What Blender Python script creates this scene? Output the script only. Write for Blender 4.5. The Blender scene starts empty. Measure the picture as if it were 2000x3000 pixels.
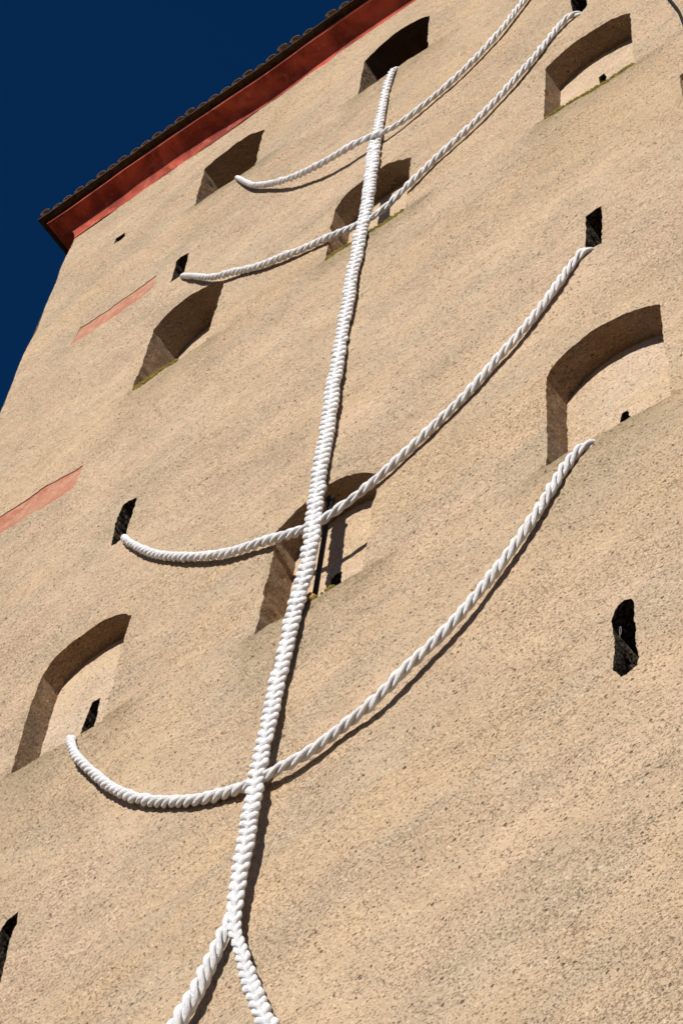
import bpy, bmesh, math, random
from mathutils import Vector, Matrix, noise
from mathutils.geometry import delaunay_2d_cdt
random.seed(7)
scene = bpy.context.scene
C = scene.collection

# ------------------------------------------------------------------ camera
cam_data = bpy.data.cameras.new("camera")
cam = bpy.data.objects.new("camera", cam_data)
C.objects.link(cam)
right = Vector((0.8038799, 0.5894936, 0.0792115))
down = Vector((-0.4733669, 0.7147079, -0.5148946))
fwd = Vector((-0.3601401, 0.3764173, 0.8535860))
m = Matrix((right, -down, -fwd)).transposed().to_4x4()
m.translation = Vector((0, 0, 1.6))
cam.matrix_world = m
cam_data.sensor_fit = 'VERTICAL'
cam_data.sensor_height = 24.0
cam_data.lens = 24.0 * 2.2392691
cam_data.clip_start = 0.1
cam_data.clip_end = 4000
scene.camera = cam

# ------------------------------------------------------------------ world, sun, exposure
SUN_TRAVEL = Vector((-0.12, 1.0, -0.36)).normalized()
sun_elev = math.asin(-SUN_TRAVEL.z)
world = bpy.data.worlds.new("World")
scene.world = world
world.use_nodes = True
nt = world.node_tree
nt.nodes.clear()
wo = nt.nodes.new('ShaderNodeOutputWorld')
bg = nt.nodes.new('ShaderNodeBackground')
sky = nt.nodes.new('ShaderNodeTexSky')
sky.sky_type = 'NISHITA'
sky.sun_disc = False
sky.sun_elevation = sun_elev
sky.sun_rotation = math.atan2(-SUN_TRAVEL.x, -SUN_TRAVEL.y)
sky.altitude = 3000
sky.air_density = 0.75
sky.dust_density = 0.0
sky.ozone_density = 6.0
hs = nt.nodes.new('ShaderNodeHueSaturation')
hs.inputs['Saturation'].default_value = 1.15
nt.links.new(sky.outputs[0], hs.inputs['Color'])
nt.links.new(hs.outputs[0], bg.inputs['Color'])
bg.inputs['Strength'].default_value = 0.060
nt.links.new(bg.outputs[0], wo.inputs['Surface'])

sd = bpy.data.lights.new("sun", 'SUN')
sd.energy = 4.9
sd.angle = math.radians(0.53)
sd.color = (1.0, 0.95, 0.88)
sun = bpy.data.objects.new("sun", sd)
sun.rotation_euler = SUN_TRAVEL.to_track_quat('-Z', 'Y').to_euler()
sun.location = (2, -20, 12)
C.objects.link(sun)
scene.view_settings.view_transform = 'Standard'
scene.view_settings.look = 'None'
scene.view_settings.exposure = 0.3
scene.view_settings.gamma = 1.0
scene.view_settings.use_curve_mapping = False

# ------------------------------------------------------------------ rope paths, metres (x along the wall, y depth, z height)
RIB_LEFT_1=[[-8.692,6.66,26.144],[-8.682,6.53,26.144],[-8.682,6.468,26.094],[-8.502,6.441,25.661],[-8.319,6.437,25.281],[-8.119,6.432,24.974],[-7.845,6.406,24.649],[-7.595,6.386,24.425],[-7.328,6.373,24.216],[-7.077,6.36,24.116],[-6.874,6.355,24.064],[-6.702,6.35,24.083],[-6.542,6.383,24.077]]
RIB_RIGHT_1=[[-6.377,6.445,24.092],[-6.153,6.445,24.077],[-5.966,6.446,24.175],[-5.748,6.447,24.227],[-5.56,6.448,24.325],[-5.348,6.447,24.512],[-5.133,6.446,24.696],[-4.918,6.444,24.953],[-4.784,6.443,25.211],[-4.25,6.445,26.1],[-4.19,6.465,26.19],[-4.17,6.56,26.2],[-4.15,6.8,26.2]]
RIB_LEFT_2=[[-9.121,6.66,23.971],[-9.111,6.53,23.971],[-9.111,6.461,23.921],[-8.864,6.44,23.546],[-8.635,6.439,23.244],[-8.424,6.44,23.01],[-8.169,6.441,22.833],[-7.944,6.443,22.632],[-7.701,6.445,22.472],[-7.441,6.447,22.354],[-7.212,6.449,22.242],[-6.992,6.451,22.178],[-6.747,6.453,22.056],[-6.582,6.455,21.953]]
RIB_RIGHT_2=[[-6.317,6.455,21.9],[-6.166,6.453,21.961],[-5.95,6.452,22.202],[-5.724,6.45,22.327],[-5.526,6.449,22.49],[-5.324,6.447,22.595],[-5.124,6.446,22.76],[-4.923,6.445,22.929],[-4.723,6.446,23.197],[-4.52,6.446,23.404],[-4.341,6.447,23.688],[-4.186,6.448,23.954],[-4.086,6.455,24.039],[-3.999,6.481,23.987],[-3.969,6.56,24.007],[-3.949,6.7,24.007]]
RIB_LEFT_3=[[-8.747,6.66,18.254],[-8.737,6.53,18.254],[-8.737,6.461,18.204],[-8.538,6.437,17.862],[-8.335,6.434,17.568],[-8.156,6.437,17.353],[-7.96,6.439,17.151],[-7.748,6.442,16.958],[-7.543,6.443,16.791],[-7.351,6.444,16.671],[-7.187,6.446,16.584],[-7.008,6.447,16.516],[-6.829,6.449,16.438],[-6.653,6.45,16.361],[-6.532,6.451,16.285]]
RIB_RIGHT_3=[[-6.316,6.448,16.257],[-6.239,6.448,16.298],[-6.16,6.449,16.321],[-6.07,6.449,16.334],[-5.973,6.449,16.371],[-5.868,6.45,16.452],[-5.731,6.45,16.5],[-5.557,6.45,16.596],[-5.384,6.451,16.727],[-5.211,6.451,16.859],[-5.055,6.451,16.959],[-4.919,6.451,17.081],[-4.824,6.451,17.229],[-4.666,6.451,17.349],[-4.627,6.451,17.409],[-4.488,6.451,17.553],[-4.348,6.451,17.737],[-4.227,6.451,17.947],[-4.104,6.451,18.12],[-4.031,6.466,18.301],[-3.939,6.481,18.235],[-3.909,6.56,18.255],[-3.889,6.7,18.255]]
RIB_LEFT_4=[[-8.643,6.66,15.28],[-8.633,6.53,15.28],[-8.633,6.461,15.23],[-8.476,6.426,14.915],[-8.335,6.426,14.67],[-8.169,6.43,14.417],[-7.977,6.437,14.152],[-7.775,6.444,13.91],[-7.589,6.448,13.738],[-7.366,6.448,13.561],[-7.155,6.448,13.421],[-6.977,6.448,13.34],[-6.805,6.448,13.278],[-6.671,6.448,13.219]]
RIB_RIGHT_4=[[-6.438,6.425,13.189],[-6.317,6.428,13.187],[-6.199,6.431,13.196],[-6.075,6.429,13.185],[-5.861,6.425,13.264],[-5.756,6.419,13.285],[-5.652,6.412,13.315],[-5.548,6.406,13.347],[-5.379,6.411,13.526],[-5.3,6.416,13.567],[-5.206,6.421,13.632],[-5.08,6.426,13.733],[-4.952,6.43,13.846],[-4.841,6.433,13.985],[-4.729,6.436,14.126],[-4.631,6.438,14.243],[-4.517,6.441,14.4],[-4.435,6.444,14.55],[-4.352,6.447,14.7],[-4.267,6.45,14.853],[-4.217,6.453,14.954],[-4.149,6.455,15.068],[-4.082,6.461,15.174],[-4.007,6.481,15.19],[-3.977,6.56,15.21],[-3.957,6.7,15.21]]
BRAID=[[-6.411,6.8,26.182],[-6.421,6.52,26.202],[-6.431,6.458,26.152],[-6.456,6.457,25.982],[-6.48,6.457,25.75],[-6.492,6.456,25.429],[-6.493,6.455,25.101],[-6.5,6.455,24.786],[-6.505,6.454,24.575],[-6.501,6.453,24.152],[-6.509,6.453,23.936],[-6.499,6.452,23.615],[-6.485,6.451,23.295],[-6.476,6.451,22.989],[-6.467,6.45,22.689],[-6.462,6.449,22.403],[-6.458,6.448,22.072],[-6.465,6.448,21.926],[-6.477,6.447,21.7],[-6.478,6.447,21.401],[-6.479,6.446,21.109],[-6.491,6.445,20.867],[-6.504,6.444,20.639],[-6.479,6.444,20.529],[-6.48,6.444,20.392],[-6.479,6.443,20.227],[-6.48,6.443,20.053],[-6.486,6.442,19.926],[-6.487,6.442,19.756],[-6.486,6.441,19.599],[-6.483,6.441,19.468],[-6.479,6.44,19.287],[-6.475,6.44,19.108],[-6.474,6.439,18.936],[-6.475,6.438,18.732],[-6.481,6.438,18.596],[-6.473,6.437,18.423],[-6.463,6.437,18.228],[-6.466,6.436,18.004],[-6.457,6.435,17.774],[-6.453,6.434,17.585],[-6.455,6.434,17.426],[-6.457,6.433,17.27],[-6.456,6.432,17.031],[-6.451,6.432,16.998],[-6.445,6.431,16.756],[-6.437,6.429,16.551],[-6.43,6.429,16.382],[-6.421,6.427,16.152],[-6.411,6.426,15.909],[-6.411,6.424,15.681],[-6.409,6.423,15.457],[-6.44,6.422,15.286],[-6.449,6.421,15.122],[-6.454,6.42,14.974],[-6.462,6.418,14.79],[-6.466,6.417,14.607],[-6.481,6.416,14.443],[-6.487,6.415,14.275],[-6.494,6.413,14.127],[-6.498,6.411,13.977],[-6.486,6.409,13.842],[-6.507,6.406,13.613],[-6.508,6.403,13.375],[-6.514,6.4,13.148],[-6.508,6.398,12.963],[-6.495,6.397,12.757],[-6.497,6.396,12.544],[-6.498,6.394,12.274],[-6.501,6.393,12.074],[-6.499,6.393,11.878]]
BRAID_W=[0.09, 0.1, 0.0724, 0.0986, 0.0979, 0.0931, 0.0958, 0.1057, 0.123, 0.1177, 0.1522, 0.1504, 0.1417, 0.1401, 0.1386, 0.1371, 0.1354, 0.1314, 0.1335, 0.1287, 0.1273, 0.1261, 0.1281, 0.1244, 0.1237, 0.1228, 0.125, 0.1244, 0.1205, 0.1197, 0.119, 0.1211, 0.1231, 0.1338, 0.1297, 0.1376, 0.1365, 0.1353, 0.134, 0.1381, 0.1369, 0.1359, 0.1349, 0.1334, 0.1332, 0.1317, 0.133, 0.1319, 0.1329, 0.1364, 0.1348, 0.1333, 0.1323, 0.1312, 0.1302, 0.1266, 0.1254, 0.1243, 0.1256, 0.1246, 0.1259, 0.1188, 0.1174, 0.1187, 0.1227, 0.1242, 0.1226, 0.1238, 0.1218, 0.1203, 0.1098]
LEG_R=[[-6.495,6.409,11.786],[-6.461,6.409,11.671],[-6.409,6.409,11.537],[-6.368,6.409,11.42],[-6.316,6.409,11.255],[-6.256,6.409,11.104],[-6.199,6.409,10.942],[-6.135,6.409,10.803],[-6.098,6.409,10.726]]
LEG_RW=[0.0769, 0.0763, 0.0912, 0.0905, 0.1017, 0.1096, 0.1113, 0.113, 0.1123]
LEG_L=[[-6.538,6.412,11.816],[-6.565,6.412,11.699],[-6.604,6.412,11.591],[-6.639,6.412,11.482],[-6.678,6.412,11.36],[-6.726,6.412,11.244],[-6.776,6.412,11.166],[-6.799,6.412,11.119]]
LEG_LW=[0.045, 0.0702, 0.0761, 0.082, 0.0846, 0.0903, 0.0992, 0.099]

# ------------------------------------------------------------------ helpers
Y0 = 6.5          # plane of the tower's front wall
XL = -11.61       # left corner of the tower
XR = 1.65         # right corner
YB = 18.0         # back of the tower
WT = [(-11.9, 28.08), (-11.6, 28.08), (-10.3, 28.13), (-9.3, 28.15), (-8.6, 28.22), (-6.2, 28.26), (2, 28.28)]
LIP = [(-11.9, 28.37), (-10.5, 28.43), (-9.8, 28.455), (-9.1, 28.42), (-8.4, 28.39), (-7.7, 28.46), (-7.2, 28.495), (2, 28.5)]

def lerp(tab, x):
    if x <= tab[0][0]: return tab[0][1]
    for (a, b), (c, d) in zip(tab[:-1], tab[1:]):
        if x <= c: return b + (d - b) * (x - a) / (c - a)
    return tab[-1][1]

def mesh_obj(name, verts, faces, mat, parent=None, smooth=False, mats=None, uvs=None):
    me = bpy.data.meshes.new(name)
    me.from_pydata(verts, [], faces)
    for mm in (mats or [mat]): me.materials.append(mm)
    if smooth: me.polygons.foreach_set('use_smooth', [True] * len(me.polygons))
    if uvs is not None:
        uv = me.uv_layers.new(name='UVMap')
        flat = []
        for p in me.polygons:
            for vi in p.vertices: flat.extend(uvs[vi])
        uv.data.foreach_set('uv', flat)
    me.update()
    o = bpy.data.objects.new(name, me)
    C.objects.link(o)
    if parent: o.parent = parent
    return o

def tag(o, label=None, cat=None, group=None, kind=None):
    if label: o['label'] = label
    if cat: o['category'] = cat
    if group: o['group'] = group
    if kind: o['kind'] = kind
    return o

def empty(name, loc, label, cat, group=None):
    o = bpy.data.objects.new(name, None)
    o.empty_display_size = 0.2
    C.objects.link(o)
    o.location = loc
    tag(o, label, cat, group)
    return o

def child_keep(o, parent):
    """parent o (built in world coordinates) to a thing's Empty at its base"""
    o.parent = parent
    o.matrix_parent_inverse = Matrix.Translation(-Vector(parent.location))

# ------------------------------------------------------------------ materials
class N:
    def __init__(self, name):
        self.m = bpy.data.materials.new(name)
        self.m.use_nodes = True
        self.t = self.m.node_tree
        self.b = self.t.nodes['Principled BSDF']
        self.b.inputs['Roughness'].default_value = 0.9
        self.b.inputs['Specular IOR Level'].default_value = 0.15
        self.co = self.t.nodes.new('ShaderNodeTexCoord')
    def new(self, k): return self.t.nodes.new(k)
    def link(self, a, b): self.t.links.new(a, b)
    def mapped(self, scale, rot=(0, 0, 0), src='Object', loc=(0, 0, 0)):
        n = self.new('ShaderNodeMapping')
        n.inputs['Scale'].default_value = scale
        if any(rot):        # turn first, then stretch
            q = self.new('ShaderNodeMapping')
            q.inputs['Rotation'].default_value = rot
            n.inputs['Location'].default_value = loc
            self.link(self.co.outputs[src], q.inputs[0])
            self.link(q.outputs[0], n.inputs[0])
            return n.outputs[0]
        n.inputs['Location'].default_value = loc
        self.link(self.co.outputs[src], n.inputs[0])
        return n.outputs[0]
    def noise(self, vec, scale, detail=3, rough=0.5, dist=0.0):
        n = self.new('ShaderNodeTexNoise')
        n.inputs['Scale'].default_value = scale
        n.inputs['Detail'].default_value = detail
        n.inputs['Roughness'].default_value = rough
        n.inputs['Distortion'].default_value = dist
        self.link(vec, n.inputs['Vector'])
        return n.outputs['Fac']
    def ramp(self, fac, stops):
        n = self.new('ShaderNodeValToRGB')
        e = n.color_ramp.elements
        while len(e) < len(stops): e.new(0.5)
        for i, (p, c) in enumerate(stops):
            e[i].position = p
            e[i].color = (c, c, c, 1) if isinstance(c, (int, float)) else (*c, 1)
        self.link(fac, n.inputs[0])
        return n.outputs[0]
    def mix(self, fac, a, b, mode='MIX'):
        n = self.new('ShaderNodeMix')
        n.data_type = 'RGBA'
        n.blend_type = mode
        for sock, v in ((n.inputs[0], fac), (n.inputs[6], a), (n.inputs[7], b)):
            if isinstance(v, (int, float)): sock.default_value = v if sock.type == 'VALUE' else (v, v, v, 1)
            elif isinstance(v, tuple): sock.default_value = (*v, 1)
            else: self.link(v, sock)
        return n.outputs[2]
    def math(self, op, a, b=0.0):
        n = self.new('ShaderNodeMath')
        n.operation = op
        for i, v in enumerate((a, b)):
            if isinstance(v, (int, float)): n.inputs[i].default_value = v
            else: self.link(v, n.inputs[i])
        return n.outputs[0]
    def bump(self, h, strength, dist, normal=None):
        n = self.new('ShaderNodeBump')
        n.inputs['Strength'].default_value = strength
        n.inputs['Distance'].default_value = dist
        self.link(h, n.inputs['Height'])
        if normal is not None: self.link(normal, n.inputs['Normal'])
        return n.outputs[0]

def plaster(name, base, warm, grey, pits=1.0, bumpd=0.008, dark=(0.085, 0.062, 0.040), stain=False, worn=None):
    k = N(name)
    big = k.noise(k.mapped((0.30, 0.5, 0.62), rot=(0, math.radians(18), 0)), 1.0, 5, 0.6, 0.3)
    streak = k.noise(k.mapped((0.75, 1.0, 2.2), rot=(0, math.radians(24), 0), loc=(3, 1, 7)), 1.0, 5, 0.6, 0.4)
    blotch = k.noise(k.mapped((1, 1, 1), loc=(9, 2, 4)), 2.2, 5, 0.6)
    col = k.mix(k.ramp(big, [(0.38, 0.0), (0.66, 1.0)]), base, warm)
    col = k.mix(k.ramp(streak, [(0.43, 0.0), (0.64, 0.90)]), col, grey)
    pale = k.ramp(k.noise(k.mapped((0.5, 1, 1.1), loc=(21, 3, 2)), 1.3, 6, 0.65), [(0.56, 0.0), (0.78, 0.55)])
    col = k.mix(pale, col, tuple(min(0.62, c * 1.16 + 0.03) for c in grey))
    col = k.mix(k.ramp(blotch, [(0.36, 0.0), (0.68, 0.52)]), col, (base[0] * .74, base[1] * .74, base[2] * .70))
    grain = k.noise(k.mapped((1, 1, 1)), 95.0, 3, 0.7)
    col = k.mix(0.55, col, k.ramp(grain, [(0.28, 0.55), (0.72, 1.0)]), 'MULTIPLY')
    # pits: small horizontal nicks and holes in the render coat
    dens = k.noise(k.mapped((0.8, 1, 1.0), loc=(5, 5, 5)), 1.1, 4, 0.6)
    dn = k.math('MULTIPLY', k.math('SUBTRACT', dens, 0.5), 0.24)
    def dots(scale, lo, hi, seed_loc):
        vm = k.mapped((0.70, 1, 0.80), rot=(0, math.radians(28), 0), loc=seed_loc)
        wob = k.new('ShaderNodeTexNoise'); wob.inputs['Scale'].default_value = scale * 1.7; wob.inputs['Detail'].default_value = 2
        k.link(vm, wob.inputs['Vector'])
        sc_ = k.new('ShaderNodeVectorMath'); sc_.operation = 'SCALE'; sc_.inputs[3].default_value = 0.75 / scale
        k.link(wob.outputs['Color'], sc_.inputs[0])
        ad = k.new('ShaderNodeVectorMath'); ad.operation = 'ADD'
        k.link(vm, ad.inputs[0]); k.link(sc_.outputs[0], ad.inputs[1])
        vo = k.new('ShaderNodeTexVoronoi'); vo.inputs['Scale'].default_value = scale
        k.link(ad.outputs[0], vo.inputs['Vector'])
        sp = k.new('ShaderNodeSeparateColor'); k.link(vo.outputs['Color'], sp.inputs[0])
        size = k.math('ADD', k.math('MULTIPLY', k.math('POWER', sp.outputs[0], 2.2), hi), k.math('MULTIPLY', dn, 0.55))
        d = k.math('SUBTRACT', k.math('ADD', size, lo), vo.outputs['Distance'])
        return k.ramp(k.math('ADD', d, 0.5), [(0.50, 0.0), (0.62, 1.0)])
    nick = k.math('SUBTRACT', k.noise(k.mapped((0.72, 1, 0.95), rot=(0, math.radians(28), 0)), 84.0, 2, 0.6), dn)
    pit0 = k.ramp(nick, [(0.34, 1.0), (0.425, 0.0)])
    pit1 = k.math('MAXIMUM', k.math('MULTIPLY', dots(64.0, -0.02, 0.50, (0, 0, 0)), 0.9), k.math('MULTIPLY', pit0, 0.60))
    pit2 = dots(34.0, -0.16, 0.50, (4, 8, 1))
    pit = k.math('MAXIMUM', k.math('MULTIPLY', pit1, 0.64 * pits), k.math('MULTIPLY', pit2, 0.88 * pits))
    pale2 = k.ramp(k.noise(k.mapped((0.8, 1, 0.8), loc=(14, 3, 11)), 52.0, 2, 0.6), [(0.58, 0.0), (0.70, 0.45)])
    col = k.mix(pale2, col, tuple(min(0.68, c * 1.3 + 0.04) for c in base))
    col = k.mix(pit, col, dark)
    if worn:
        wn = k.ramp(k.noise(k.mapped((1, 1, 1.4), loc=(3, 9, 2)), 9.0, 6, 0.75), [(0.46, 0.0), (0.68, 0.55)])
        col = k.mix(wn, col, worn)
    if stain:
        at = k.new('ShaderNodeAttribute'); at.attribute_name = 'stain'
        sf = k.math('MULTIPLY', at.outputs['Fac'], k.ramp(streak, [(0.3, 0.5), (0.6, 1.0)]))
        col = k.mix(sf, col, (0.70, 0.70, 0.64), 'MULTIPLY')
    k.link(col, k.b.inputs['Base Color'])
    r1 = k.noise(k.mapped((0.75, 1, 0.95), rot=(0, math.radians(26), 0), loc=(2, 2, 2)), 44.0, 4, 0.62)
    r2 = k.noise(k.mapped((0.75, 1, 0.95), rot=(0, math.radians(26), 0), loc=(6, 2, 2)), 15.0, 4, 0.6)
    r3 = k.noise(k.mapped((0.7, 1, 1.2), rot=(0, math.radians(24), 0), loc=(7, 7, 7)), 4.5, 4, 0.55)
    h = k.math('ADD', k.math('MULTIPLY', r1, 0.90), k.math('MULTIPLY', r2, 1.5))
    h = k.math('ADD', h, k.math('MULTIPLY', r3, 3.2))
    h = k.math('ADD', h, k.math('MULTIPLY', k.math('SUBTRACT', 1.0, pit), 0.7))
    k.link(k.bump(h, 1.0, bumpd), k.b.inputs['Normal'])
    return k.m

M_WALL = plaster('tower_plaster', (0.575, 0.418, 0.283), (0.560, 0.396, 0.245), (0.468, 0.364, 0.248), bumpd=0.021, stain=True)
M_BACK = plaster('niche_back_plaster', (0.59, 0.44, 0.305), (0.59, 0.42, 0.265), (0.57, 0.44, 0.33), pits=0.8, bumpd=0.016)
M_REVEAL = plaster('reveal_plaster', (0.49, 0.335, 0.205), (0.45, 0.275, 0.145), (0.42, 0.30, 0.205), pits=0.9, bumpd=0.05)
M_BAND = plaster('red_band_plaster', (0.40, 0.155, 0.098), (0.33, 0.120, 0.072), (0.44, 0.22, 0.145), pits=0.35, bumpd=0.005, dark=(0.22, 0.08, 0.045), worn=(0.50, 0.345, 0.23))

def simple(name, c1, c2, scale=6.0, rough=0.9, bumpd=0.01, bscale=20.0, detail=5, stops=(0.35, 0.65)):
    k = N(name)
    col = k.mix(k.ramp(k.noise(k.mapped((1, 1, 1)), scale, detail, 0.62, 0.3), [(stops[0], 0.0), (stops[1], 1.0)]), c1, c2)
    k.link(col, k.b.inputs['Base Color'])
    k.b.inputs['Roughness'].default_value = rough
    k.link(k.bump(k.noise(k.mapped((1, 1, 1), loc=(3, 1, 2)), bscale, 5, 0.65), 1.0, bumpd), k.b.inputs['Normal'])
    return k.m

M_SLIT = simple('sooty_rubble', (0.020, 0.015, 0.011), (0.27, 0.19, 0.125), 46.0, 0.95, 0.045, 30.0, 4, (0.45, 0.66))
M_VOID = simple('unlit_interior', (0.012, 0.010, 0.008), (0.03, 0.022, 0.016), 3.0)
M_VAULT = simple('dark_brown_vault', (0.045, 0.028, 0.017), (0.085, 0.052, 0.030), 5.0)
M_SLAB = simple('blackened_eave_tile', (0.022, 0.015, 0.010), (0.060, 0.036, 0.020), 14.0)
M_MOSS = simple('moss', (0.10, 0.085, 0.022), (0.22, 0.165, 0.022), 22.0, 1.0, 0.02, 60.0)
M_WOOD = simple('weathered_wood', (0.30, 0.14, 0.05), (0.42, 0.24, 0.11), 9.0, 0.8, 0.006, 40.0)
M_IRON = simple('dark_iron', (0.018, 0.018, 0.020), (0.035, 0.03, 0.028), 30.0, 0.55, 0.002, 80.0)
M_CABLE = simple('black_cable', (0.008, 0.008, 0.010), (0.014, 0.014, 0.016), 30.0, 0.6, 0.0005, 80.0)
M_GROUND = simple('cobbled_square', (0.16, 0.110, 0.070), (0.21, 0.150, 0.100), 1.5, 0.9, 0.02, 9.0)

def cornice_mat():
    k = N('red_cornice_paint')
    a = k.noise(k.mapped((0.9, 0.9, 0.9)), 2.4, 6, 0.62, 0.6)
    col = k.mix(k.ramp(a, [(0.38, 0.0), (0.60, 1.0)]), (0.43, 0.082, 0.050), (0.19, 0.034, 0.022))
    b = k.noise(k.mapped((1, 1, 1), loc=(4, 4, 4)), 7.0, 5, 0.65)
    col = k.mix(k.ramp(b, [(0.55, 0.0), (0.75, 0.5)]), col, (0.55, 0.20, 0.14))
    k.link(col, k.b.inputs['Base Color'])
    h = k.math('ADD', a, k.math('MULTIPLY', k.noise(k.mapped((1, 1, 1), loc=(1, 2, 3)), 12.0, 5, 0.6), 0.4))
    k.link(k.bump(h, 1.0, 0.03), k.b.inputs['Normal'])
    return k.m
M_CORN = cornice_mat()

def tile_mat():
    k = N('old_roof_tile')
    oi = k.new('ShaderNodeObjectInfo')
    a = k.noise(k.mapped((1, 1, 1)), 9.0, 5, 0.65)
    col = k.mix(k.ramp(a, [(0.35, 0.0), (0.65, 1.0)]), (0.11, 0.050, 0.028), (0.050, 0.034, 0.024))
    col = k.mix(k.ramp(oi.outputs['Random'], [(0.0, 0.0), (1.0, 0.6)]), col, (0.10, 0.065, 0.048))
    geo = k.new('ShaderNodeNewGeometry')
    sep = k.new('ShaderNodeSeparateXYZ')
    k.link(geo.outputs['Normal'], sep.inputs[0])
    top = k.ramp(sep.outputs['Z'], [(0.15, 0.0), (0.6, 1.0)])
    lich = k.ramp(k.noise(k.mapped((1, 1, 1), loc=(5, 2, 8)), 14.0, 5, 0.7), [(0.40, 0.0), (0.56, 1.0)])
    col = k.mix(k.math('MULTIPLY', top, lich), col, (0.19, 0.15, 0.028))
    k.link(col, k.b.inputs['Base Color'])
    k.link(k.bump(a, 1.0, 0.02), k.b.inputs['Normal'])
    return k.m
M_TILE = tile_mat()

def rope_mat():
    k = N('white_twisted_cloth')
    uvm = k.mapped((9.0, 7.0, 1), rot=(0, 0, math.radians(14)), src='UV')
    folds = k.noise(uvm, 1.6, 5, 0.62, 0.8)
    fine = k.noise(k.mapped((26.0, 9.0, 1), rot=(0, 0, math.radians(10)), src='UV'), 1.5, 4, 0.6, 0.4)
    ye = k.ramp(k.noise(k.mapped((1, 1, 1)), 2.6, 4, 0.6), [(0.62, 0.0), (0.72, 0.45)])
    col = k.mix(ye, (0.87, 0.87, 0.88), (0.85, 0.80, 0.66))
    col = k.mix(k.ramp(folds, [(0.30, 0.30), (0.42, 0.0)]), col, (0.60, 0.60, 0.61))
    k.link(col, k.b.inputs['Base Color'])
    k.b.inputs['Roughness'].default_value = 0.75
    k.b.inputs['Specular IOR Level'].default_value = 0.25
    h = k.math('ADD', folds, k.math('MULTIPLY', fine, 0.45))
    k.link(k.bump(h, 1.0, 0.017), k.b.inputs['Normal'])
    return k.m
M_ROPE = rope_mat()

# ------------------------------------------------------------------ openings in the front wall
# every opening is a closed outline in (x, z) metres on the wall, from the bottom left corner up and round clockwise
def U(p): return (p[0] * 6.5, p[1] * 6.5 + 1.6)
def spline(pts, step):
    P = [Vector(p) for p in pts]
    P = [P[0] * 2 - P[1]] + P + [P[-1] * 2 - P[-2]]
    out = []
    for i in range(1, len(P) - 2):
        n = max(1, int((P[i + 1] - P[i]).length / step))
        for j in range(n):
            t = j / n
            a, b, c, d = P[i - 1], P[i], P[i + 1], P[i + 2]
            out.append(0.5 * ((2 * b) + (c - a) * t + (2 * a - 5 * b + 4 * c - d) * t * t + (3 * b - a - 3 * c + d) * t ** 3))
    out.append(P[-2].copy())
    return out
def densify(pts, step):
    out = []
    n = len(pts)
    for i in range(n):
        a, b = Vector(pts[i]), Vector(pts[(i + 1) % n])
        k = max(1, int((b - a).length / step))
        for j in range(k): out.append(a + (b - a) * j / k)
    return out
def jitter(pts, amp, seed, chip=0.0):
    out = []
    n = len(pts)
    for i, p in enumerate(pts):
        a, b = pts[(i - 1) % n], pts[(i + 1) % n]
        d = b - a
        nrm = Vector((-d.y, d.x))
        if nrm.length > 0: nrm.normalize()
        q = Vector((p.x * 14, seed * 3.1, p.y * 14))
        v = noise.noise(q) * amp + noise.noise(q * 2.7) * amp * 0.6 + noise.noise(q * 7.3) * min(amp, .007) * 1.3
        if chip:
            c = noise.noise(Vector((p.x * 5, seed * 7.7, p.y * 5)))
            if c > 0.22: v += chip * (c - 0.22) * 3
        out.append(p + nrm * v)
    return out
def arch_outline(bl, arch, br, seed, amp=0.007, chip=0.013):
    """bl, br: bottom corners; arch: left springing ... crown ... right springing (wall units)"""
    a = spline([U(p) for p in arch], 0.022)
    pts = densify([U(bl), tuple(a[0])], 0.035)[: max(1, int((Vector(U(bl)) - a[0]).length / 0.035))]
    lower = densify([tuple(a[-1]), U(br), U(bl)], 0.035)
    # densify closes the loop: keep only right jamb and sill
    n1 = max(1, int((a[-1] - Vector(U(br))).length / 0.035)) + max(1, int((Vector(U(br)) - Vector(U(bl))).length / 0.035))
    lower = lower[1:n1]
    return jitter(pts + a + lower, amp, seed, chip)

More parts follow.
